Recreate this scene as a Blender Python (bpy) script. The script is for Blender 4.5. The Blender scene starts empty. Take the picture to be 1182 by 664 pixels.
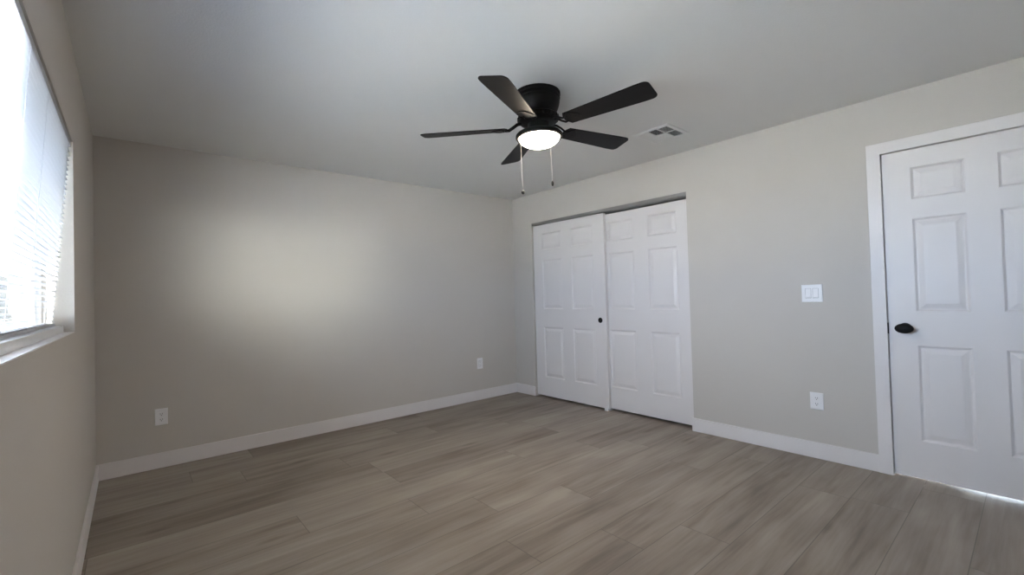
import bpy, bmesh, math, random
from mathutils import Vector, Matrix
random.seed(4)
PI = math.pi
S = bpy.context.scene
COL = S.collection

# ------------------------------------------------------------------ camera, light, exposure
W, D, H, YB = 3.9105, 4.3106, 2.44, -0.42          # room: x 0..W (window wall at 0), y YB..D, ceiling H
CAM = Vector((0.19985, 0.0, 1.21659)); YAW, PITCH, ROLL, FPX = 0.70557, 0.01846, -0.02827, 515.94
cy, sy = math.cos(YAW), math.sin(YAW)
Fv = Vector((sy*math.cos(PITCH), cy*math.cos(PITCH), math.sin(PITCH)))
R0 = Vector((cy, -sy, 0)); U0 = R0.cross(Fv)
Rv = math.cos(ROLL)*R0 + math.sin(ROLL)*U0; Uv = -math.sin(ROLL)*R0 + math.cos(ROLL)*U0
cd = bpy.data.cameras.new('camera'); co = bpy.data.objects.new('camera', cd); COL.objects.link(co)
m3 = Matrix((Rv, Uv, -Fv)).transposed(); co.matrix_world = Matrix.Translation(CAM) @ m3.to_4x4()
cd.sensor_width = 36; cd.sensor_fit = 'HORIZONTAL'; cd.lens = FPX/1182*36; cd.clip_start = .02
S.camera = co
vs = S.view_settings; vs.view_transform = 'Standard'; vs.look = 'None'; vs.gamma = 1; vs.use_curve_mapping = False
vs.exposure = 1.27
try:
    cyc = S.cycles; cyc.use_denoising = True; cyc.denoiser = 'OPENIMAGEDENOISE'
    cyc.max_bounces = 14; cyc.diffuse_bounces = 8; cyc.glossy_bounces = 4; cyc.transparent_max_bounces = 16; cyc.transmission_bounces = 8
    cyc.sample_clamp_indirect = 80; cyc.caustics_reflective = True; cyc.caustics_refractive = False
except Exception: pass
SKY = 16.5; SKY_COL = (.60, .745, 1.0)
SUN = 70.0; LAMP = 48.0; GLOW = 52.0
SUN_EL, SUN_AZ = math.radians(38), math.radians(22.5)   # sun raking along the window wall
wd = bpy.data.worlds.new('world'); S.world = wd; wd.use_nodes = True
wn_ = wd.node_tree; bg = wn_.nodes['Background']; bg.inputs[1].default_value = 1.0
GLOW_AZ, GLOW_EL = math.radians(23), math.radians(-1)          # bright lobe added to the sky out of view, throws the far-wall spot
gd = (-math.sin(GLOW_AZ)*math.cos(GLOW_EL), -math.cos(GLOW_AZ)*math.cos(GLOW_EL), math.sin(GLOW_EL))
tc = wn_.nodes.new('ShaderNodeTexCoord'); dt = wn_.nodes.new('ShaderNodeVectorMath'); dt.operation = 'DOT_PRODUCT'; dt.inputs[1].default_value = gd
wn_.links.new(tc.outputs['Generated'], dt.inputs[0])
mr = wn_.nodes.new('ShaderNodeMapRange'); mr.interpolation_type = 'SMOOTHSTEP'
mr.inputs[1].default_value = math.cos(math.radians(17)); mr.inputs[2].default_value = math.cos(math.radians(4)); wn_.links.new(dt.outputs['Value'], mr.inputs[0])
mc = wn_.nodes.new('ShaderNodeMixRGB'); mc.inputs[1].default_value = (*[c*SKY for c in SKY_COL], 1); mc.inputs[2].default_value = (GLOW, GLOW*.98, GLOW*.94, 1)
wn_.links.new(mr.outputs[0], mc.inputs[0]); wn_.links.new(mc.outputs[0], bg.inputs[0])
sl = bpy.data.lights.new('sun', 'SUN'); sl.energy = SUN; sl.angle = math.radians(.6); sl.color = (1, .94, .86)
so = bpy.data.objects.new('sun', sl); COL.objects.link(so); so.rotation_euler = Vector((math.sin(SUN_AZ)*math.cos(SUN_EL), math.cos(SUN_AZ)*math.cos(SUN_EL), -math.sin(SUN_EL))).to_track_quat('-Z', 'Y').to_euler()
WY0, WY1, WZ0, WZ1 = 0.62, 2.872, 1.105, 1.985       # window opening in the wall x = 0
pl = bpy.data.lights.new('window_portal', 'AREA'); pl.shape = 'RECTANGLE'; pl.size = WZ1-WZ0; pl.size_y = WY1-WY0
po = bpy.data.objects.new('window_portal', pl); COL.objects.link(po); po.location = (-.17, (WY0+WY1)/2, (WZ0+WZ1)/2)
po.rotation_euler = (0, -PI/2, 0)
pl.cycles.is_portal = True

hl = bpy.data.lights.new('hall_streak_lamp', 'AREA'); hl.shape = 'RECTANGLE'; hl.size = .30; hl.size_y = .62; hl.energy = 4.5; hl.color = (.72, .86, 1)
ho = bpy.data.objects.new('hall_streak_lamp', hl); COL.objects.link(ho); ho.location = (W+1.0, .08, .19); ho.rotation_euler = (0, PI/2, 0)   # unseen area lamp added low in the hall, makes the under-door streak
# ------------------------------------------------------------------ materials
def mat(name, col, rough=.5, metal=0, spec=.5, bump=None):
    m = bpy.data.materials.new(name); m.use_nodes = True; nt = m.node_tree; b = nt.nodes['Principled BSDF']
    b.inputs['Base Color'].default_value = (*col, 1); b.inputs['Roughness'].default_value = rough
    b.inputs['Metallic'].default_value = metal; b.inputs['Specular IOR Level'].default_value = spec
    g = nt.nodes.new('ShaderNodeNewGeometry')
    n = nt.nodes.new('ShaderNodeTexNoise'); sc, st, mot = bump or (60, .02, .03)
    n.inputs['Scale'].default_value = sc; n.inputs['Detail'].default_value = 3
    nt.links.new(g.outputs['Position'], n.inputs['Vector'])
    bp = nt.nodes.new('ShaderNodeBump'); bp.inputs['Strength'].default_value = st; bp.inputs['Distance'].default_value = .004
    nt.links.new(n.outputs['Fac'], bp.inputs['Height']); nt.links.new(bp.outputs['Normal'], b.inputs['Normal'])
    n2 = nt.nodes.new('ShaderNodeTexNoise'); n2.inputs['Scale'].default_value = 2.3; nt.links.new(g.outputs['Position'], n2.inputs['Vector'])
    mx = nt.nodes.new('ShaderNodeMixRGB'); mx.inputs[1].default_value = (*[c*(1-mot) for c in col], 1); mx.inputs[2].default_value = (*[min(1, c*(1+mot)) for c in col], 1)
    nt.links.new(n2.outputs['Fac'], mx.inputs[0]); nt.links.new(mx.outputs[0], b.inputs['Base Color'])
    return m
M = {
    'wall': mat('wall_paint', (.545, .518, .482), .75, spec=.25, bump=(170, .22, .012)),
    'ceil': mat('ceiling_paint', (.72, .72, .71), .85, spec=.2, bump=(120, .3, .012)),
    'white': mat('white_satin_paint', (.72, .695, .69), .42, spec=.4, bump=(90, .03, .008)),
    'vinyl': mat('white_vinyl', (.72, .73, .74), .4),
    'black': mat('matte_black_metal', (.005, .0047, .0047), .55, spec=.2),
    'blade': mat('dark_espresso_blade', (.0045, .004, .004), .48, spec=.2, bump=(40, .02, .2)),
    'plate': mat('white_plastic', (.80, .80, .81), .35, bump=(80, .0, .0)),
    'slot': mat('dark_slot', (.02, .02, .02), .6),
    'slotg': mat('grey_gap', (.16, .16, .165), .6),
    'ventw': mat('white_enamel_vent', (.72, .72, .72), .45),
    'ventd': mat('dark_duct', (.085, .085, .09), .7),
    'steel': mat('galvanised_track', (.27, .26, .255), .5),
    'chain': mat('bright_chain', (.32, .31, .30), .5),
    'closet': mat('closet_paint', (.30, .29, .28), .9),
    'stucco': mat('outside_stucco', (.62, .56, .47), .9, bump=(50, .4, .05)),
    'darkwood': mat('dark_stained_wood', (.035, .032, .032), .8, bump=(30, .2, .15)),
    'concrete': mat('bounce_slab_concrete', (.80, .79, .76), .9, bump=(30, .2, .05)),
    'roofing': mat('roof_tiles', (.33, .20, .14), .9, bump=(20, .4, .2)),
    'gravel': mat('outside_gravel', (.52, .50, .47), .95, bump=(40, .5, .2)),
    'pane_dark': mat('outside_pane', (.10, .12, .15), .15),
}
# blind slats: thin white vinyl that lets some light through
m = bpy.data.materials.new('blind_vinyl'); m.use_nodes = True; nt = m.node_tree; b = nt.nodes['Principled BSDF']
b.inputs['Base Color'].default_value = (.44, .45, .48, 1); b.inputs['Roughness'].default_value = .4
tr = nt.nodes.new('ShaderNodeBsdfTranslucent'); tr.inputs[0].default_value = (.85, .87, .9, 1)
mx = nt.nodes.new('ShaderNodeMixShader'); mx.inputs[0].default_value = .07
nt.links.new(b.outputs[0], mx.inputs[1]); nt.links.new(tr.outputs[0], mx.inputs[2]); nt.links.new(mx.outputs[0], nt.nodes['Material Output'].inputs[0]); M['slat'] = m
# thin window glass: clear with a mirror part by Fresnel
m = bpy.data.materials.new('window_glass'); m.use_nodes = True; nt = m.node_tree; nt.nodes.remove(nt.nodes['Principled BSDF'])
t_ = nt.nodes.new('ShaderNodeBsdfTransparent'); t_.inputs[0].default_value = (.95, .98, .98, 1)
g_ = nt.nodes.new('ShaderNodeBsdfGlossy'); g_.inputs['Roughness'].default_value = .0
fr = nt.nodes.new('ShaderNodeFresnel'); fr.inputs[0].default_value = 1.45
gq = nt.nodes.new('ShaderNodeNewGeometry'); mq = nt.nodes.new('ShaderNodeMapRange'); mq.inputs[3].default_value = 1.45; mq.inputs[4].default_value = 1/1.45
nt.links.new(gq.outputs['Backfacing'], mq.inputs[0]); nt.links.new(mq.outputs[0], fr.inputs[0])        # the same mirror part on both faces of the sheet
mx = nt.nodes.new('ShaderNodeMixShader'); nt.links.new(fr.outputs[0], mx.inputs[0]); nt.links.new(t_.outputs[0], mx.inputs[1]); nt.links.new(g_.outputs[0], mx.inputs[2])
nt.links.new(mx.outputs[0], nt.nodes['Material Output'].inputs[0]); M['glass'] = m
# fine grey insect screen: half of it is holes
m = bpy.data.materials.new('insect_screen'); m.use_nodes = True; nt = m.node_tree; b = nt.nodes['Principled BSDF']
b.inputs['Base Color'].default_value = (.10, .11, .12, 1); b.inputs['Roughness'].default_value = .6
tr = nt.nodes.new('ShaderNodeBsdfTransparent'); mx = nt.nodes.new('ShaderNodeMixShader'); mx.inputs[0].default_value = .5
nt.links.new(tr.outputs[0], mx.inputs[1]); nt.links.new(b.outputs[0], mx.inputs[2]); nt.links.new(mx.outputs[0], nt.nodes['Material Output'].inputs[0]); M['screen'] = m
# lit bowl of the fan lamp
m = bpy.data.materials.new('lit_frosted_glass'); m.use_nodes = True; b = m.node_tree.nodes['Principled BSDF']
b.inputs['Base Color'].default_value = (.9, .9, .88, 1); b.inputs['Roughness'].default_value = .35
b.inputs['Emission Color'].default_value = (1, .84, .66, 1); b.inputs['Emission Strength'].default_value = LAMP; M['bowl'] = m

def floor_material():
    m = bpy.data.materials.new('vinyl_plank_floor'); m.use_nodes = True; nt = m.node_tree; N = nt.nodes; L = nt.links; b = N['Principled BSDF']
    def node(t, **k):
        n = N.new(t)
        for a, v in k.items(): setattr(n, a, v)
        return n
    def mth(op, a, bb=None, c=None):
        n = node('ShaderNodeMath', operation=op)
        for i, v in enumerate((a, bb, c)):
            if v is None: continue
            if isinstance(v, (int, float)): n.inputs[i].default_value = v
            else: L.new(v, n.inputs[i])
        return n.outputs[0]
    def comb(x, y, z=0):
        n = node('ShaderNodeCombineXYZ')
        for i, v in enumerate((x, y, z)):
            if isinstance(v, (int, float)): n.inputs[i].default_value = v
            else: L.new(v, n.inputs[i])
        return n.outputs[0]
    def noise(vec, scale, detail=4, rough=.55, dist=0):
        n = node('ShaderNodeTexNoise'); n.inputs['Scale'].default_value = scale; n.inputs['Detail'].default_value = detail
        n.inputs['Roughness'].default_value = rough; n.inputs['Distortion'].default_value = dist; L.new(vec, n.inputs['Vector']); return n.outputs['Fac']
    def wn(vec):
        n = node('ShaderNodeTexWhiteNoise'); n.noise_dimensions = '3D'; L.new(vec, n.inputs['Vector']); return n.outputs['Value']
    g = node('ShaderNodeNewGeometry'); sp = node('ShaderNodeSeparateXYZ'); L.new(g.outputs['Position'], sp.inputs[0])
    x, y = sp.outputs[0], sp.outputs[1]
    PW, PL = .2545, 1.52
    yy = mth('DIVIDE', mth('SUBTRACT', y, .226), PW); row = mth('FLOOR', yy); fy = mth('SUBTRACT', yy, row)
    off = wn(comb(row, 3.7, 1.3)); xx = mth('ADD', mth('DIVIDE', x, PL), off); colm = mth('FLOOR', xx); fx = mth('SUBTRACT', xx, colm)
    r1 = wn(comb(row, colm, 5.1)); r2 = wn(comb(row, colm, 9.4))
    gx = mth('ADD', x, mth('MULTIPLY', r1, 41)); gy = mth('ADD', y, mth('MULTIPLY', r2, 67))
    grain = noise(comb(mth('MULTIPLY', gx, 2.2), mth('MULTIPLY', gy, 42)), 1, 6, .62, .4)
    band = noise(comb(mth('MULTIPLY', gx, .85), mth('MULTIPLY', gy, 8.5)), 1, 3, .5, .9)
    cloud = noise(comb(mth('MULTIPLY', gx, 1.8), mth('MULTIPLY', gy, 4.5)), 1, 2, .5, .3)
    vor = node('ShaderNodeTexVoronoi'); vor.inputs['Scale'].default_value = 1; L.new(comb(mth('MULTIPLY', gx, 1.6), mth('MULTIPLY', gy, 5.5)), vor.inputs['Vector'])
    kn = node('ShaderNodeMapRange'); kn.inputs[1].default_value = .03; kn.inputs[2].default_value = .16; kn.inputs[3].default_value = 1; kn.inputs[4].default_value = 0
    L.new(vor.outputs['Distance'], kn.inputs[0])
    knot = mth('MULTIPLY', kn.outputs[0], mth('GREATER_THAN', r1, .45))
    v = mth('ADD', mth('MULTIPLY', grain, .34), mth('ADD', mth('MULTIPLY', band, .58), mth('MULTIPLY', cloud, .35)))
    v = mth('ADD', v, mth('MULTIPLY', mth('SUBTRACT', r2, .5), .16)); v = mth('SUBTRACT', v, mth('MULTIPLY', knot, .16))
    ramp = node('ShaderNodeValToRGB'); e = ramp.color_ramp.elements
    e[0].position = .40; e[0].color = (.150, .121, .098, 1); e[1].position = .86; e[1].color = (.352, .314, .270, 1)
    k = ramp.color_ramp.elements.new(.63); k.color = (.264, .226, .188, 1)
    L.new(v, ramp.inputs[0])
    ey = mth('MULTIPLY', mth('MINIMUM', fy, mth('SUBTRACT', 1, fy)), PW); ex = mth('MULTIPLY', mth('MINIMUM', fx, mth('SUBTRACT', 1, fx)), PL)
    ed = node('ShaderNodeMapRange'); ed.inputs[1].default_value = .0008; ed.inputs[2].default_value = .0028; L.new(mth('MINIMUM', ex, ey), ed.inputs[0])
    mx = node('ShaderNodeMixRGB', blend_type='MULTIPLY'); mx.inputs[0].default_value = 1
    sh = node('ShaderNodeMapRange'); sh.inputs[3].default_value = .55; sh.inputs[4].default_value = 1; L.new(ed.outputs[0], sh.inputs[0])
    L.new(ramp.outputs[0], mx.inputs[1]); L.new(sh.outputs[0], mx.inputs[2]); L.new(mx.outputs[0], b.inputs['Base Color'])
    bp = node('ShaderNodeBump'); bp.inputs['Strength'].default_value = .25; bp.inputs['Distance'].default_value = .002
    L.new(mth('ADD', mth('MULTIPLY', grain, .25), ed.outputs[0]), bp.inputs['Height']); L.new(bp.outputs[0], b.inputs['Normal'])
    b.inputs['Roughness'].default_value = .46; b.inputs['Specular IOR Level'].default_value = .4
    return m
M['floor'] = floor_material()

# ------------------------------------------------------------------ helpers
def obj(name, bm, m, parent=None, smooth=False, bevel=0):
    bmesh.ops.recalc_face_normals(bm, faces=bm.faces)
    me = bpy.data.meshes.new(name); bm.to_mesh(me); bm.free()
    for q in (m if isinstance(m, (list, tuple)) else [m]): me.materials.append(M[q])
    o = bpy.data.objects.new(name, me); COL.objects.link(o)
    if smooth:
        for p in me.polygons: p.use_smooth = True
        try: me.set_sharp_from_angle(angle=math.radians(40))
        except Exception: pass
    if bevel:
        b = o.modifiers.new('bevel', 'BEVEL'); b.width = bevel; b.segments = 2; b.limit_method = 'ANGLE'
    if parent is not None: o.parent = parent
    return o
def tag(o, label=None, cat=None, group=None, kind=None):
    for k, v in (('label', label), ('category', cat), ('group', group), ('kind', kind)):
        if v: o[k] = v
    return o
def empty(name, loc, rotz=0):
    o = bpy.data.objects.new(name, None); COL.objects.link(o); o.location = loc; o.rotation_euler = (0, 0, rotz); o.empty_display_size = .05
    return o
def box(bm, x0, x1, y0, y1, z0, z1, mi=0):
    v = [bm.verts.new((x, y, z)) for x in (x0, x1) for y in (y0, y1) for z in (z0, z1)]
    for f in ((0, 1, 3, 2), (4, 6, 7, 5), (0, 4, 5, 1), (2, 3, 7, 6), (0, 2, 6, 4), (1, 5, 7, 3)):
        bm.faces.new([v[i] for i in f]).material_index = mi
def boxes(*bs):
    bm = bmesh.new()
    for b in bs: box(bm, *b)
    return bm
def lathe(bm, prof, seg=48, c=(0, 0, 0), sx=1, sy_=1, mi=0):
    rings = []
    for r, z in prof:
        if r < 1e-6: rings.append([bm.verts.new((c[0], c[1], c[2]+z))])
        else: rings.append([bm.verts.new((c[0]+sx*r*math.cos(2*PI*i/seg), c[1]+sy_*r*math.sin(2*PI*i/seg), c[2]+z)) for i in range(seg)])
    for a, b in zip(rings, rings[1:]):
        for i in range(seg):
            j = (i+1) % seg
            if len(a) == 1: f = [a[0], b[i], b[j]]
            elif len(b) == 1: f = [a[i], b[0], a[j]]
            else: f = [a[i], b[i], b[j], a[j]]
            bm.faces.new(f).material_index = mi
def tube(bm, pts, r, seg=8):
    prev = None; n = len(pts)
    for k, p in enumerate(pts):
        p = Vector(p); t = (Vector(pts[min(k+1, n-1)])-Vector(pts[max(k-1, 0)])).normalized()
        a = t.orthogonal().normalized() if prev is None else (pa - t*pa.dot(t)).normalized(); pa = a; b = t.cross(a)
        rr = r[k] if isinstance(r, (list, tuple)) else r
        ring = [bm.verts.new(p+rr*(a*math.cos(2*PI*i/seg)+b*math.sin(2*PI*i/seg))) for i in range(seg)]
        if prev:
            for i in range(seg): bm.faces.new([prev[i], prev[(i+1) % seg], ring[(i+1) % seg], ring[i]])
        else: bm.faces.new(ring)
        prev = ring
    bm.faces.new(prev)
def struct(name, bm, m, label, parent=None, **k):
    o = obj(name, bm, m, parent, **k); tag(o, label, None, None, 'structure'); return o

# ------------------------------------------------------------------ the room shell
T = .16
CY0, CY1, CZ = 1.9685, 3.9641, 2.087                 # closet opening in the wall x = W
DY0, DY1, DZ = -.250, .632, 2.064                    # doorway in the wall x = W
struct('floor', boxes((-.0, W+1.2, YB, D, -.06, 0)), 'floor', 'grey-brown wood-look vinyl plank floor')
struct('ceiling', boxes((-T, W+1.5, YB-T, D+T, H, H+.12)), 'ceil', 'pale grey painted ceiling')
struct('wall_far', boxes((-T, W+.75, D, D+T, 0, H)), 'wall', 'beige painted wall with two outlets, facing the room')
struct('wall_back', boxes((-T, W+T, YB-T, YB, 0, H)), 'wall', 'beige painted wall behind the viewer')
struct('wall_left', boxes((-T, 0, YB, D, 0, WZ0), (-T, 0, YB, D, WZ1, H), (-T, 0, YB, WY0, WZ0, WZ1), (-T, 0, WY1, D, WZ0, WZ1)), 'wall', 'beige painted wall with the window')
struct('wall_right', boxes((W, W+.12, CY1, D, 0, H), (W, W+.12, CY0, CY1, CZ, H), (W, W+.12, DY1+.02, CY0, 0, H),
                           (W, W+.12, DY0-.02, DY1+.02, DZ+.02, H), (W, W+.12, YB, DY0-.02, 0, H)), 'wall', 'beige painted wall with the closet and the door')
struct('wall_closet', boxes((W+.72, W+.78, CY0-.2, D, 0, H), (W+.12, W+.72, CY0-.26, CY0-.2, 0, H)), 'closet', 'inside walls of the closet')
BH, BT = .113, .014
def base(name, x0, x1, y0, y1, label): struct(name, boxes((x0, x1, y0, y1, 0, BH)), 'white', label, bevel=.003)
base('baseboard_far', 0, W, D-BT, D, 'white baseboard along the far wall')
base('baseboard_left', 0, BT, YB, D-BT, 'white baseboard under the window wall')
base('baseboard_right', W-BT, W, CY1, D-BT, 'short white baseboard between the corner and the closet')
base('baseboard_right.001', W-BT, W, DY1+.070, CY0+.012, 'white baseboard between the closet and the door casing')
base('baseboard_back', BT, W, YB, YB+BT, 'white baseboard behind the viewer')

# door casing and jamb
bm = bmesh.new(); cw = .072
out_ = [(DY1+cw, 0), (DY1+cw, DZ+cw), (DY0-cw, DZ+cw), (DY0-cw, 0)]; inn_ = [(DY1, 0), (DY1, DZ), (DY0, DZ), (DY0, 0)]
Q = [[[bm.verts.new((x_, *p)) for p in ring] for ring in (out_, inn_)] for x_ in (W-.018, W)]
for k_ in range(3):
    bm.faces.new([Q[0][0][k_], Q[0][0][k_+1], Q[0][1][k_+1], Q[0][1][k_]]); bm.faces.new([Q[1][0][k_], Q[1][0][k_+1], Q[1][1][k_+1], Q[1][1][k_]])
    for e_ in (0, 1): bm.faces.new([Q[0][e_][k_], Q[0][e_][k_+1], Q[1][e_][k_+1], Q[1][e_][k_]])
for k_ in (0, 3): bm.faces.new([Q[0][0][k_], Q[0][1][k_], Q[1][1][k_], Q[1][0][k_]])
struct('trim_1', bm, 'white', 'white flat casing around the entry door', bevel=.002)
bm = boxes((W-.006, W+.12, DY1-.0, DY1+.02, 0, DZ+.02), (W-.006, W+.12, DY0-.02, DY0, 0, DZ+.02), (W-.006, W+.12, DY0, DY1, DZ, DZ+.02),
           (W+.045, W+.06, DY1-.014, DY1, 0, DZ), (W+.045, W+.06, DY0, DY0+.014, 0, DZ), (W+.045, W+.06, DY0, DY1, DZ-.014, DZ))
struct('trim_2', bm, 'white', 'white door jamb with stop')

ROWS = [(1.948, 1.748), (1.628, 1.047), (.835, .243)]
def panel_door(name, x, y0, y1, z0, z1, cols, label, thick=.035):
    """six-panel slab whose face looks towards -x at plane x; cols = [(ya, yb), (ya, yb)]"""
    bm = bmesh.new()
    ys = sorted([y0, y1]+[c for q in cols for c in q]); zs = sorted([z0, z1]+[r for q in ROWS for r in q])
    cells = {(min(c), min(r)) for c in cols for r in ROWS}
    vv = {}
    def V(dx, y, z):
        k = (round(dx, 5), round(y, 5), round(z, 5))
        if k not in vv: vv[k] = bm.verts.new((x+dx, y, z))
        return vv[k]
    for ya, yb in zip(ys, ys[1:]):
        for za, zb in zip(zs, zs[1:]):
            if (ya, za) in cells:
                rings = []
                for ins, dep in ((0, 0), (.004, .003), (.012, .0105), (.019, .0105), (.023, .0095), (.046, .003), (.049, .0026)):
                    rings.append([V(dep, ya+ins, za+ins), V(dep, yb-ins, za+ins), V(dep, yb-ins, zb-ins), V(dep, ya+ins, zb-ins)])
                for a, b in zip(rings, rings[1:]):
                    for i in range(4): bm.faces.new([a[i], a[(i+1) % 4], b[(i+1) % 4], b[i]])
                bm.faces.new(rings[-1])
            else: bm.faces.new([V(0, ya, za), V(0, yb, za), V(0, yb, zb), V(0, ya, zb)])
    bk = [bm.verts.new((x+thick, y, z)) for y, z in ((y0, z0), (y1, z0), (y1, z1), (y0, z1))]
    bm.faces.new(bk)
    def side(pts, a, b): bm.faces.new(pts+[b, a])
    side([V(0, y, z0) for y in ys], bk[0], bk[1]); side([V(0, y, z1) for y in ys], bk[3], bk[2])
    side([V(0, y0, z) for z in zs], bk[0], bk[3]); side([V(0, y1, z) for z in zs], bk[1], bk[2])
    return struct(name, bm, 'white', label)
# entry door
d1 = panel_door('door_1', W+.004, DY0+.003, DY1-.004, .012, DZ-.004, [(.492, .253), (.121, -.118)], 'white six-panel entry door with a black oval knob')
bm = bmesh.new()
lathe(bm, [(0, 0), (.031, 0), (.033, .003), (.031, .008), (.014, .011), (.0115, .030)], 32)
lathe(bm, [(.0115, .030), (.016, .033), (.026, .039), (.031, .048), (.030, .057), (.024, .064), (.013, .068), (0, .0695)], 40, sx=1.5)
bmesh.ops.remove_doubles(bm, verts=bm.verts, dist=1e-5)
bmesh.ops.transform(bm, verts=bm.verts, matrix=Matrix.Translation((W+.004, .546, .943)) @ Matrix(((0, 0, -1, 0), (1, 0, 0, 0), (0, 1, 0, 0), (0, 0, 0, 1))))
k = obj('door_knob', bm, 'black', d1, smooth=True); k['label'] = 'black oval door knob'
bm = boxes((W-.0075, W+.03, DY1-.0045, DY1+.0005, .905, .975)); k = obj('strike_plate', bm, 'black', d1); k['label'] = 'black strike plate'

# closet sliding doors (the one nearest the corner slides in front)
d2 = panel_door('door_2', W+.022, 2.893, 3.954, .022, 2.050, [(3.815, 3.503), (3.355, 3.041)], 'white six-panel sliding closet door nearest the corner')
bm = bmesh.new(); lathe(bm, [(0, .0008), (.020, .0008), (.024, .001), (.027, .003), (.028, .0015), (.028, -.001)], 32)
bmesh.ops.transform(bm, verts=bm.verts, matrix=Matrix.Translation((W+.0215, 2.971, .934)) @ Matrix(((0, 0, -1, 0), (1, 0, 0, 0), (0, 1, 0, 0), (0, 0, 0, 1))))
k = obj('finger_pull', bm, 'black', d2, smooth=True); k['label'] = 'round black finger pull'
d3 = panel_door('door_3', W+.066, 1.972, 3.03, 0.022, 2.036, [(2.883, 2.57), (2.408, 2.108)], 'white six-panel sliding closet door behind the other, beside the outlet wall')
bm = boxes((W+.007, W+.010, CY0, CY1, CZ-.026, CZ-.004), (W+.004, W+.010, CY0, CY1, CZ-.029, CZ-.026), (W+.004, W+.110, CY0, CY1, CZ-.004, CZ), (W+.060, W+.063, CY0, CY1, CZ-.030, CZ-.004), (W+.106, W+.110, CY0, CY1, CZ-.03, CZ-.004))
t = obj('sliding_door_track', bm, 'steel'); tag(t, 'grey metal header track above the white sliding closet doors', 'door track')
bm = boxes((W+.012, W+.105, 2.905, 2.945, 0, .006), (W+.014, W+.018, 2.905, 2.945, .006, .026), (W+.060, W+.0635, 2.905, 2.945, .006, .026))
t = obj('door_guide', bm, 'plate'); tag(t, 'small white plastic guide on the floor under the closet doors', 'door guide')

# ------------------------------------------------------------------ window and blind
w1 = empty('window_1', (-.11, (WY0+WY1)/2, WZ0)); tag(w1, 'white framed window behind a white slatted blind', None, None, 'structure')
wi = Matrix.Translation(-Vector(w1.location))
def wobj(name, bm, m, **k):
    bmesh.ops.transform(bm, verts=bm.verts, matrix=wi); return obj(name, bm, m, w1, **k)
wobj('window_frame', boxes((-.155, -.036, WY0, WY1, WZ0, WZ0+.034), (-.155, -.105, WY0, WY1, WZ1-.04, WZ1), (-.155, -.105, WY0, WY0+.04, WZ0+.034, WZ1-.04), (-.155, -.105, WY1-.04, WY1, WZ0+.034, WZ1-.04)), 'vinyl', bevel=.003)
ym = (WY0+WY1)/2
wobj('window_sash', boxes((-.142, -.118, ym-.025, ym+.025, WZ0+.034, WZ1-.04), (-.142, -.118, ym+.025, WY1-.04, WZ0+.034, WZ0+.07), (-.142, -.118, ym+.025, WY1-.04, WZ1-.075, WZ1-.04), (-.142, -.118, WY1-.075, WY1-.04, WZ0+.07, WZ1-.075)), 'vinyl', bevel=.003)
wobj('window_pane', boxes((-.133, -.129, WY0+.04, ym-.025, WZ0+.034, WZ1-.04)), 'glass')
wobj('window_pane', boxes((-.133, -.129, ym+.025, WY1-.075, WZ0+.07, WZ1-.075)), 'glass')
wobj('insect_screen', boxes((-.152, -.1515, ym, WY1-.03, WZ0+.03, WZ1-.03)), 'screen')
wobj('window_sill', boxes((-.0365, -.0005, WY0+.0005, WY1-.0005, WZ0+.0002, WZ0+.004)), 'white')

bt = empty('window_blind', (-.03, ym, WZ1)); tag(bt, 'white horizontal slat blind hanging in the window recess', 'window blind')
bi = Matrix.Translation(-Vector(bt.location))
def bobj(name, bm, m, **k):
    bmesh.ops.transform(bm, verts=bm.verts, matrix=bi); return obj(name, bm, m, bt, **k)
BY0, BY1 = WY0+.012, WY1-.014
XT, XB = -.019, -.074                                   # the blind hangs at XT and is pushed back to XB at its foot
ZT, ZB = WZ1-.03, WZ0+.052
bobj('head_rail', boxes((XT-.014, XT+.013, BY0, BY1, WZ1-.028, WZ1-.001)), 'slat', bevel=.002)
PITCH_S = .0222; n = int((ZT-.008-ZB)/PITCH_S)
TILT = math.radians(5)
for i in range(n+1):
    z = ZB+PITCH_S*i; f = (z-ZB)/(ZT-ZB); xc = XB+(XT-XB)*f; bm = bmesh.new()
    pr = []
    for q in range(7):
        u = (q/6-.5)*.0254; cz = .0006*(1-(2*q/6-1)**2)
        pr.append((xc+u*math.cos(TILT), z+u*math.sin(TILT)+cz))
    rows = [[bm.verts.new((px, y, pz+dz)) for px, pz in pr] for y, dz in ((BY0, .0004), (BY1, .0004), (BY1, -.0004), (BY0, -.0004))]
    for a, b in ((0, 1), (1, 2), (2, 3), (3, 0)):
        for q in range(6): bm.faces.new([rows[a][q], rows[a][q+1], rows[b][q+1], rows[b][q]])
    bm.faces.new([r[0] for r in rows]); bm.faces.new([r[-1] for r in rows])
    bobj('slat', bm, 'slat', smooth=True)
bobj('bottom_rail', boxes((XB-.0125, XB+.0125, BY0, BY1, WZ0+.0345, WZ0+.046)), 'slat', bevel=.002)
for yc in (BY0+.10, BY0+.45, BY0+.80, BY0+1.15, BY0+1.5, BY1-.10):
    bm = bmesh.new()
    for dx in (-.0135, .0135): tube(bm, [(XT+dx, yc, WZ1-.04), (XB+dx, yc, WZ0+.044)], .0007, 6)
    bobj('ladder_cord', bm, 'slat')

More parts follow.
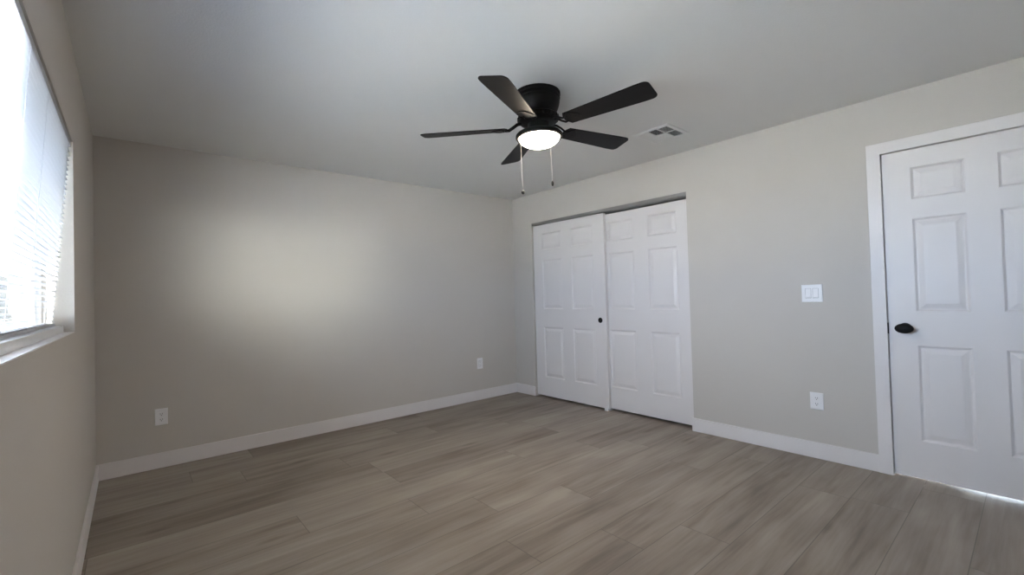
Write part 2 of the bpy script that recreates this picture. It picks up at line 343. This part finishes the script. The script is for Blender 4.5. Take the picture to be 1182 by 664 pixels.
# ------------------------------------------------------------------ what stands outside the window
struct('floor_hall', boxes((W+.0, W+1.45, -2.6, YB, -.06, 0), (W+1.2, W+1.45, YB, 1.2, -.06, 0)), 'floor', 'plank floor of the hall behind the entry door')
struct('wall_hall', boxes((W+1.35, W+1.5, -2.6, 1.6, 0, H), (W+.12, W+1.35, .9, 1.0, 0, H), (W+.0, W+1.35, -2.7, -2.6, 2.05, H), (W+.0, W+.5, -2.7, -2.6, 0, 2.05), (W-.1, W+.0, -2.7, YB-T, 0, H)), 'wall', 'hall walls behind the entry door')
struct('ceiling_hall', boxes((W+.0, W+1.5, -2.6, YB-T, H, H+.12)), 'ceil', 'hall ceiling behind the entry door')
struct('ground', boxes((-60, -T, -40, 60, -.5, -.35)), 'gravel', 'gravel yard outside the window')
struct('ground.001', boxes((-9, -1.0, -15, -1.5, -.36, -.30)), 'concrete', 'unseen pale concrete slab added outside to bounce light into the room')  # slab added out of view, bounces sunlight up to far wall and ceiling
hb_ = empty('house', (-9, 24, -.35)); tag(hb_, 'tan stucco house seen in slivers between the blind slats', 'house')
hi = Matrix.Translation(-Vector(hb_.location))
def hobj(name, bm, m):
    bmesh.ops.transform(bm, verts=bm.verts, matrix=hi); return obj(name, bm, m, hb_)
hobj('house_wall', boxes((-16, -2.2, 22, 30, -.35, 2.5)), 'stucco')
bm = bmesh.new(); vs_ = [bm.verts.new(p) for p in ((-16.4, 21.5, 2.5), (-1.8, 21.5, 2.5), (-1.8, 30.5, 2.5), (-16.4, 30.5, 2.5), (-15, 26, 4.2), (-3.2, 26, 4.2))]
for f in ((0, 1, 5, 4), (2, 3, 4, 5), (1, 2, 5), (3, 0, 4), (0, 3, 2, 1)): bm.faces.new([vs_[i] for i in f])
hobj('house_roof', bm, 'roofing')
fe = empty('picket_fence', (-3, 7, -.35)); tag(fe, 'dark wooden picket fence outside, glimpsed between the lowest blind slats', 'fence')
obj('fence_rails', boxes((-3, 2.6, .03, .07, .35, .44), (-3, 2.6, .03, .07, 1.45, 1.54)), 'darkwood', fe)
obj('fence_pickets', boxes(*[(-3+.125*i, -2.912+.125*i, 0, .03, .04, 1.95) for i in range(45)]), 'darkwood', fe)
for xx in (-2.95, -.7, 1.55): obj('fence_post', boxes((xx, xx+.09, .07, .16, 0, 1.95)), 'darkwood', fe)
for xx in (-3.6, -5.6, -8.0): hobj('house_window', boxes((xx-.5, xx+.5, 21.96, 22.0, .6, 1.9)), 'pane_dark')

# ------------------------------------------------------------------ ceiling fan
FX, FY = 2.090, 1.934; ZBL = 2.232; TH = 2.378; RT = .717
fan = empty('ceiling_fan', (FX, FY, H)); tag(fan, 'black five-blade ceiling fan with a lit frosted bowl and two pull chains', 'ceiling fan')
fan.rotation_mode = 'QUATERNION'; fan.rotation_quaternion = Matrix.Rotation(math.radians(-1.3), 4, Vector((.6484, .7613, 0))).to_quaternion()   # hangs a little out of level
def z(a): return a-H
bm = bmesh.new()
lathe(bm, [(0, 0), (.139, 0), (.141, -.006), (.141, -.018), (.136, -.022), (.138, -.028), (.138, -.040), (.133, -.045), (.135, -.050), (.134, -.064), (.129, -.084), (.121, -.104), (.112, -.121), (.104, -.134), (0, -.134)], 64)
obj('motor_housing', bm, 'black', fan, smooth=True)
bm = bmesh.new()
lathe(bm, [(.090, -.132), (.112, -.134), (.122, -.142), (.124, -.155), (.122, -.168), (.112, -.178), (.085, -.184), (0, -.184)], 64)
for i in range(30):
    a = 2*PI*i/30; lathe(bm, [(0, .012), (.0045, .009), (.0045, -.009), (0, -.012)], 8, (.1235*math.cos(a), .1235*math.sin(a), -.155))
obj('flywheel', bm, 'black', fan, smooth=True)
bm = bmesh.new()
lathe(bm, [(.066, -.180), (.066, -.205), (.070, -.212), (.068, -.228), (.074, -.236)], 48)
obj('switch_housing', bm, 'black', fan, smooth=True)
bm = bmesh.new()
lathe(bm, [(.070, -.228), (.105, -.234), (.132, -.243), (.141, -.252), (.143, -.264), (.139, -.272), (.131, -.275), (.123, -.272), (.120, -.262), (.07, -.240)], 64)
obj('light_fitter', bm, 'black', fan, smooth=True)
bm = bmesh.new()
pr = [(.124*math.cos(a), -.266-.062*math.sin(a)) for a in [PI/2*i/14 for i in range(14)]]+[(0, -.328)]
lathe(bm, pr, 64); k = obj('glass_bowl', bm, 'bowl', fan, smooth=True); k['label'] = 'glowing frosted glass bowl'
R_IN, PIT = .205, math.radians(12)
for kb in range(5):
    a = TH+kb*2*PI/5
    rot = Matrix.Translation((0, 0, z(ZBL))) @ Matrix.Rotation(a, 4, 'Z') @ Matrix.Rotation(-PIT, 4, 'X')
    # outline of a blade in (radius, tangent)
    L_ = RT-R_IN; out = []
    def half(s): # half width along the blade
        return .056+.021*min(1, s/.85)
    for i in range(13): s = i/12*.93; out.append((R_IN+L_*s, half(s)))
    c0 = R_IN+L_*.93; hw = half(.93); rad = L_*.07
    for i in range(1, 7): t_ = PI/2*i/6; out.append((c0+rad*math.sin(t_), hw-.028*(1-math.cos(t_))))
    lower = [(r, -w) for r, w in reversed(out)]
    st = [(R_IN-.014, -.030), (R_IN-.018, 0), (R_IN-.014, .030)]
    poly = out+lower+st
    bm = bmesh.new(); top = [bm.verts.new((r, w, .003)) for r, w in poly]; bot = [bm.verts.new((r, w, -.003)) for r, w in poly]
    bm.faces.new(top); bm.faces.new(list(reversed(bot)))
    for i in range(len(poly)): j = (i+1) % len(poly); bm.faces.new([top[i], bot[i], bot[j], top[j]])
    bmesh.ops.transform(bm, verts=bm.verts, matrix=rot); bl = obj('fan_blade', bm, 'blade', fan, bevel=.0015)
    # bracket: two curved arms from the flywheel to a scalloped plate under the blade
    bm = bmesh.new()
    base_z = z(2.262)-z(ZBL)
    for s in (-1, 1):
        tube(bm, [(.105, s*.012, base_z), (.130, s*.020, base_z-.004), (.155, s*.026, base_z-.020), (.180, s*.024, -.004), (.205, s*.018, -.006)], [.007, .007, .006, .006, .005], 8)
    pts = [(.190+.040*(1-math.cos(t2))*1.25, .046*math.sin(t2)*(1+.12*math.cos(4*t2))) for t2 in [2*PI*i/40 for i in range(40)]]
    tp = [bm.verts.new((p[0], p[1], -.0035)) for p in pts]; bo = [bm.verts.new((p[0], p[1], -.0075)) for p in pts]
    bm.faces.new(tp); bm.faces.new(list(reversed(bo)))
    for i in range(40): j = (i+1) % 40; bm.faces.new([tp[i], bo[i], bo[j], tp[j]])
    for sx_, sy2 in ((.215, .022), (.215, -.022), (.262, 0)): lathe(bm, [(0, -.0075), (.006, -.0075), (.006, -.0095), (0, -.011)], 12, (sx_, sy2, 0))
    bmesh.ops.transform(bm, verts=bm.verts, matrix=rot); obj('blade_bracket', bm, 'black', bl, smooth=True)
def chain(du, df, ztop, zend, big):
    """du, df: metres along and across the view at the fan"""
    rx = Vector((.7613, -.6484, 0)); fw = Vector((.6484, .7613, 0)); p = rx*du+fw*df
    bm = bmesh.new(); n_ = int((ztop-zend)/.0048)
    tube(bm, [(p.x*.75, p.y*.75, z(2.205)), (p.x, p.y, z(2.20)), (p.x, p.y, z(2.19)), (p.x, p.y, z(ztop))], .0008, 6)
    for i in range(n_): lathe(bm, [(0, .0018), (.0016, 0), (0, -.0018)], 6, (p.x, p.y, z(ztop-.0048*i)))
    c = obj('pull_chain', bm, 'chain', fan)
    bm = bmesh.new(); r = .0105 if big else .0075; h_ = .013 if big else .017
    lathe(bm, [(0, h_), (.003, h_), (r*.6, h_*.75), (r, h_*.2), (r, -h_*.3), (r*.7, -h_*.8), (0, -h_)], 20, (p.x, p.y, z(zend)))
    k = obj('chain_fob', bm, 'black', c, smooth=True); k['label'] = 'small dark pull chain fob'
chain(-.115, -.010, 2.18, 1.842, True)
chain(.064, -.02, 2.18, 1.884, False)

# ------------------------------------------------------------------ ceiling vent
VX0, VX1, VY0, VY1 = 3.180, 3.492, 1.700, 2.004
vent = empty('ceiling_vent', ((VX0+VX1)/2, (VY0+VY1)/2, H)); tag(vent, 'white square ceiling air vent with six louvered sections beside the fan', 'air vent')
vi = Matrix.Translation(-Vector(vent.location))
def vobj(name, bm, m, **k):
    bmesh.ops.transform(bm, verts=bm.verts, matrix=vi); return obj(name, bm, m, vent, **k)
xs = [VX0+.030, (VX0+VX1)/2, VX1-.030]; ysv = [VY0+.030+i*(VY1-VY0-.060)/3 for i in range(4)]
g = .004; ft, fb = H-.0005, H-.008
bm = boxes((VX0, VX1, VY0, ysv[0], fb, ft), (VX0, VX1, ysv[3], VY1, fb, ft), (VX0, xs[0], ysv[0], ysv[3], fb, ft), (xs[2], VX1, ysv[0], ysv[3], fb, ft),
           (xs[1]-g, xs[1]+g, ysv[0], ysv[3], fb, ft), (xs[0], xs[2], ysv[1]-g, ysv[1]+g, fb, ft), (xs[0], xs[2], ysv[2]-g, ysv[2]+g, fb, ft))
vobj('vent_frame', bm, 'ventw', bevel=.0015)
vobj('vent_duct', boxes((xs[0], xs[2], ysv[0], ysv[3], H-.0012, H-.0004)), 'ventd')
# per cell: fin direction (along x or y) and lean, so some cells open towards the viewer and some close
CELL = {(0, 0): ('y', -1), (1, 0): ('y', -1), (0, 1): ('x', -1), (1, 1): ('x', 1), (0, 2): ('y', 1), (1, 2): ('y', 1)}
for (ci, cj), (ax, ln) in CELL.items():
    x0, x1 = xs[ci]+(g if ci else 0), xs[ci+1]-(0 if ci else g); y0, y1 = ysv[cj]+(g if cj else 0), ysv[cj+1]-(g if cj < 2 else 0)
    bm = bmesh.new(); nf = 7
    for i in range(nf):
        f = (i+.5)/nf
        hw = .0045; tk = .0006
        if ax == 'x': yc = y0+(y1-y0)*f; q = [(yc-ln*hw, ft-.0015), (yc+ln*hw, fb)]; pts = [(x0, *q[0]), (x1, *q[0]), (x1, *q[1]), (x0, *q[1])]; nn = Vector((0, tk, 0))
        else: xc = x0+(x1-x0)*f; q = [(xc-ln*hw, ft-.0015), (xc+ln*hw, fb)]; pts = [(q[0][0], y0, q[0][1]), (q[0][0], y1, q[0][1]), (q[1][0], y1, q[1][1]), (q[1][0], y0, q[1][1])]; nn = Vector((tk, 0, 0))
        A = [bm.verts.new(Vector(p)-nn) for p in pts]; B = [bm.verts.new(Vector(p)+nn) for p in pts]
        bm.faces.new(A); bm.faces.new(B)
        for a in range(4): b2 = (a+1) % 4; bm.faces.new([A[a], B[a], B[b2], A[b2]])
    vobj('louver_section', bm, 'ventw')

# ------------------------------------------------------------------ wall plates (local: x right, y out of the wall, z up; origin at the plate centre on the wall)
def plate_mesh(w, h, t=.006):
    bm = bmesh.new()
    a = [(-w/2, 0, -h/2), (w/2, 0, -h/2), (w/2, 0, h/2), (-w/2, 0, h/2)]; i = .004
    b = [(-w/2, t*.5, -h/2), (w/2, t*.5, -h/2), (w/2, t*.5, h/2), (-w/2, t*.5, h/2)]
    c = [(-w/2+i, t, -h/2+i), (w/2-i, t, -h/2+i), (w/2-i, t, h/2-i), (-w/2+i, t, h/2-i)]
    A, B, C_ = [[bm.verts.new(p) for p in q] for q in (a, b, c)]
    bm.faces.new(A); bm.faces.new(C_)
    for P, Q in ((A, B), (B, C_)):
        for k in range(4): bm.faces.new([P[k], P[(k+1) % 4], Q[(k+1) % 4], Q[k]])
    return bm
def screw(bm, x, z_, t): 
    lathe(bm, [(0, 0), (.0032, 0), (.0028, .0012), (0, .0014)], 12)
def outlet(loc, rz, w, h, label, deco=False):
    o = empty('wall_outlet', loc, rz); tag(o, label, 'outlet')
    obj('cover_plate', plate_mesh(w, h), 'plate', o)
    if deco:
        bm = bmesh.new(); box(bm, -.0175, .0175, .0055, .0075, -.034, .034, 0)
        fr_ = [(-.0195, -.0175, -.036, .036), (.0175, .0195, -.036, .036), (-.0175, .0175, -.036, -.034), (-.0175, .0175, .034, .036)]
        for a_, b_, c_, d_ in fr_: box(bm, a_, b_, .0055, .0063, c_, d_, 1)
        for zc in (.017, -.017): 
            box(bm, -.008, -.0055, .0074, .0077, zc-.002, zc+.007, 1); box(bm, .0055, .008, .0074, .0077, zc-.002, zc+.007, 1); box(bm, -.0022, .0022, .0074, .0077, zc-.011, zc-.006, 1)
        obj('receptacle', bm, ['plate', 'slotg'], o)
    else:
        for zc in (.0205, -.0205):
            bm = bmesh.new(); pts = [(.017*max(-1, min(1, 1.15*math.cos(t2))), .0145*math.sin(t2)) for t2 in [2*PI*i/32 for i in range(32)]]
            f0 = [bm.verts.new((p[0], .0055, zc+p[1])) for p in pts]; f1 = [bm.verts.new((p[0], .0078, zc+p[1])) for p in pts]
            bm.faces.new(f1)
            for i in range(32): j = (i+1) % 32; bm.faces.new([f0[i], f0[j], f1[j], f1[i]])
            for xa in (-.0078, .0052): box(bm, xa, xa+.0026, .0076, .0081, zc-.0015, zc+.0075, 1)
            box(bm, -.0026, .0026, .0076, .0081, zc-.0105, zc-.0055, 1)
            obj('receptacle', bm, ['plate', 'slot'], o)
    for q in ((-.048, .048) if deco else (0,)):
        bm = bmesh.new(); tube(bm, [(0, .0055, q), (0, .0070, q)], .0028, 12); obj('plate_screw', bm, 'plate', o)
    return o
outlet((.363, D, .379), PI, .078, .122, 'white duplex wall outlet low on the shadowed wall beside the window corner')
outlet((3.338, D, .426), PI, .080, .128, 'small white wall outlet low on the wall near the closet corner', True)
outlet((W, 1.0425, .4055), PI/2, .082, .120, 'white duplex wall outlet between the closet and the entry door, below the light switch')
sw = empty('light_switch', (W, 1.0455, 1.174), PI/2); tag(sw, 'white two-gang rocker light switch on the wall beside the entry door', 'light switch')
obj('switch_plate', plate_mesh(.129, .124), 'plate', sw)
for xc in (-.023, .023):
    bm = bmesh.new()
    for a_, b_, c_, d_ in ((-.0182, -.0168, -.0348, .0348), (.0168, .0182, -.0348, .0348), (-.0168, .0168, -.0348, -.0334), (-.0168, .0168, .0334, .0348)): box(bm, xc+a_, xc+b_, .0055, .0064, c_, d_, 1)
    pr = [(.0062, -.0334), (.0105, -.030), (.0072, .0), (.0065, .030), (.006, .0334), (.005, .0334), (.005, -.0334)]
    L1 = [bm.verts.new((xc-.0166, p[0], p[1])) for p in pr]; L2 = [bm.verts.new((xc+.0166, p[0], p[1])) for p in pr]
    bm.faces.new(L1); bm.faces.new(L2)
    for i in range(len(pr)): j = (i+1) % len(pr); bm.faces.new([L1[i], L1[j], L2[j], L2[i]])
    obj('rocker', bm, ['plate', 'slotg'], sw)
for xc in (-.023, .023):
    for q in (-.048, .048):
        bm = bmesh.new(); tube(bm, [(xc, .0055, q), (xc, .0068, q)], .0028, 12); obj('plate_screw', bm, 'plate', sw)
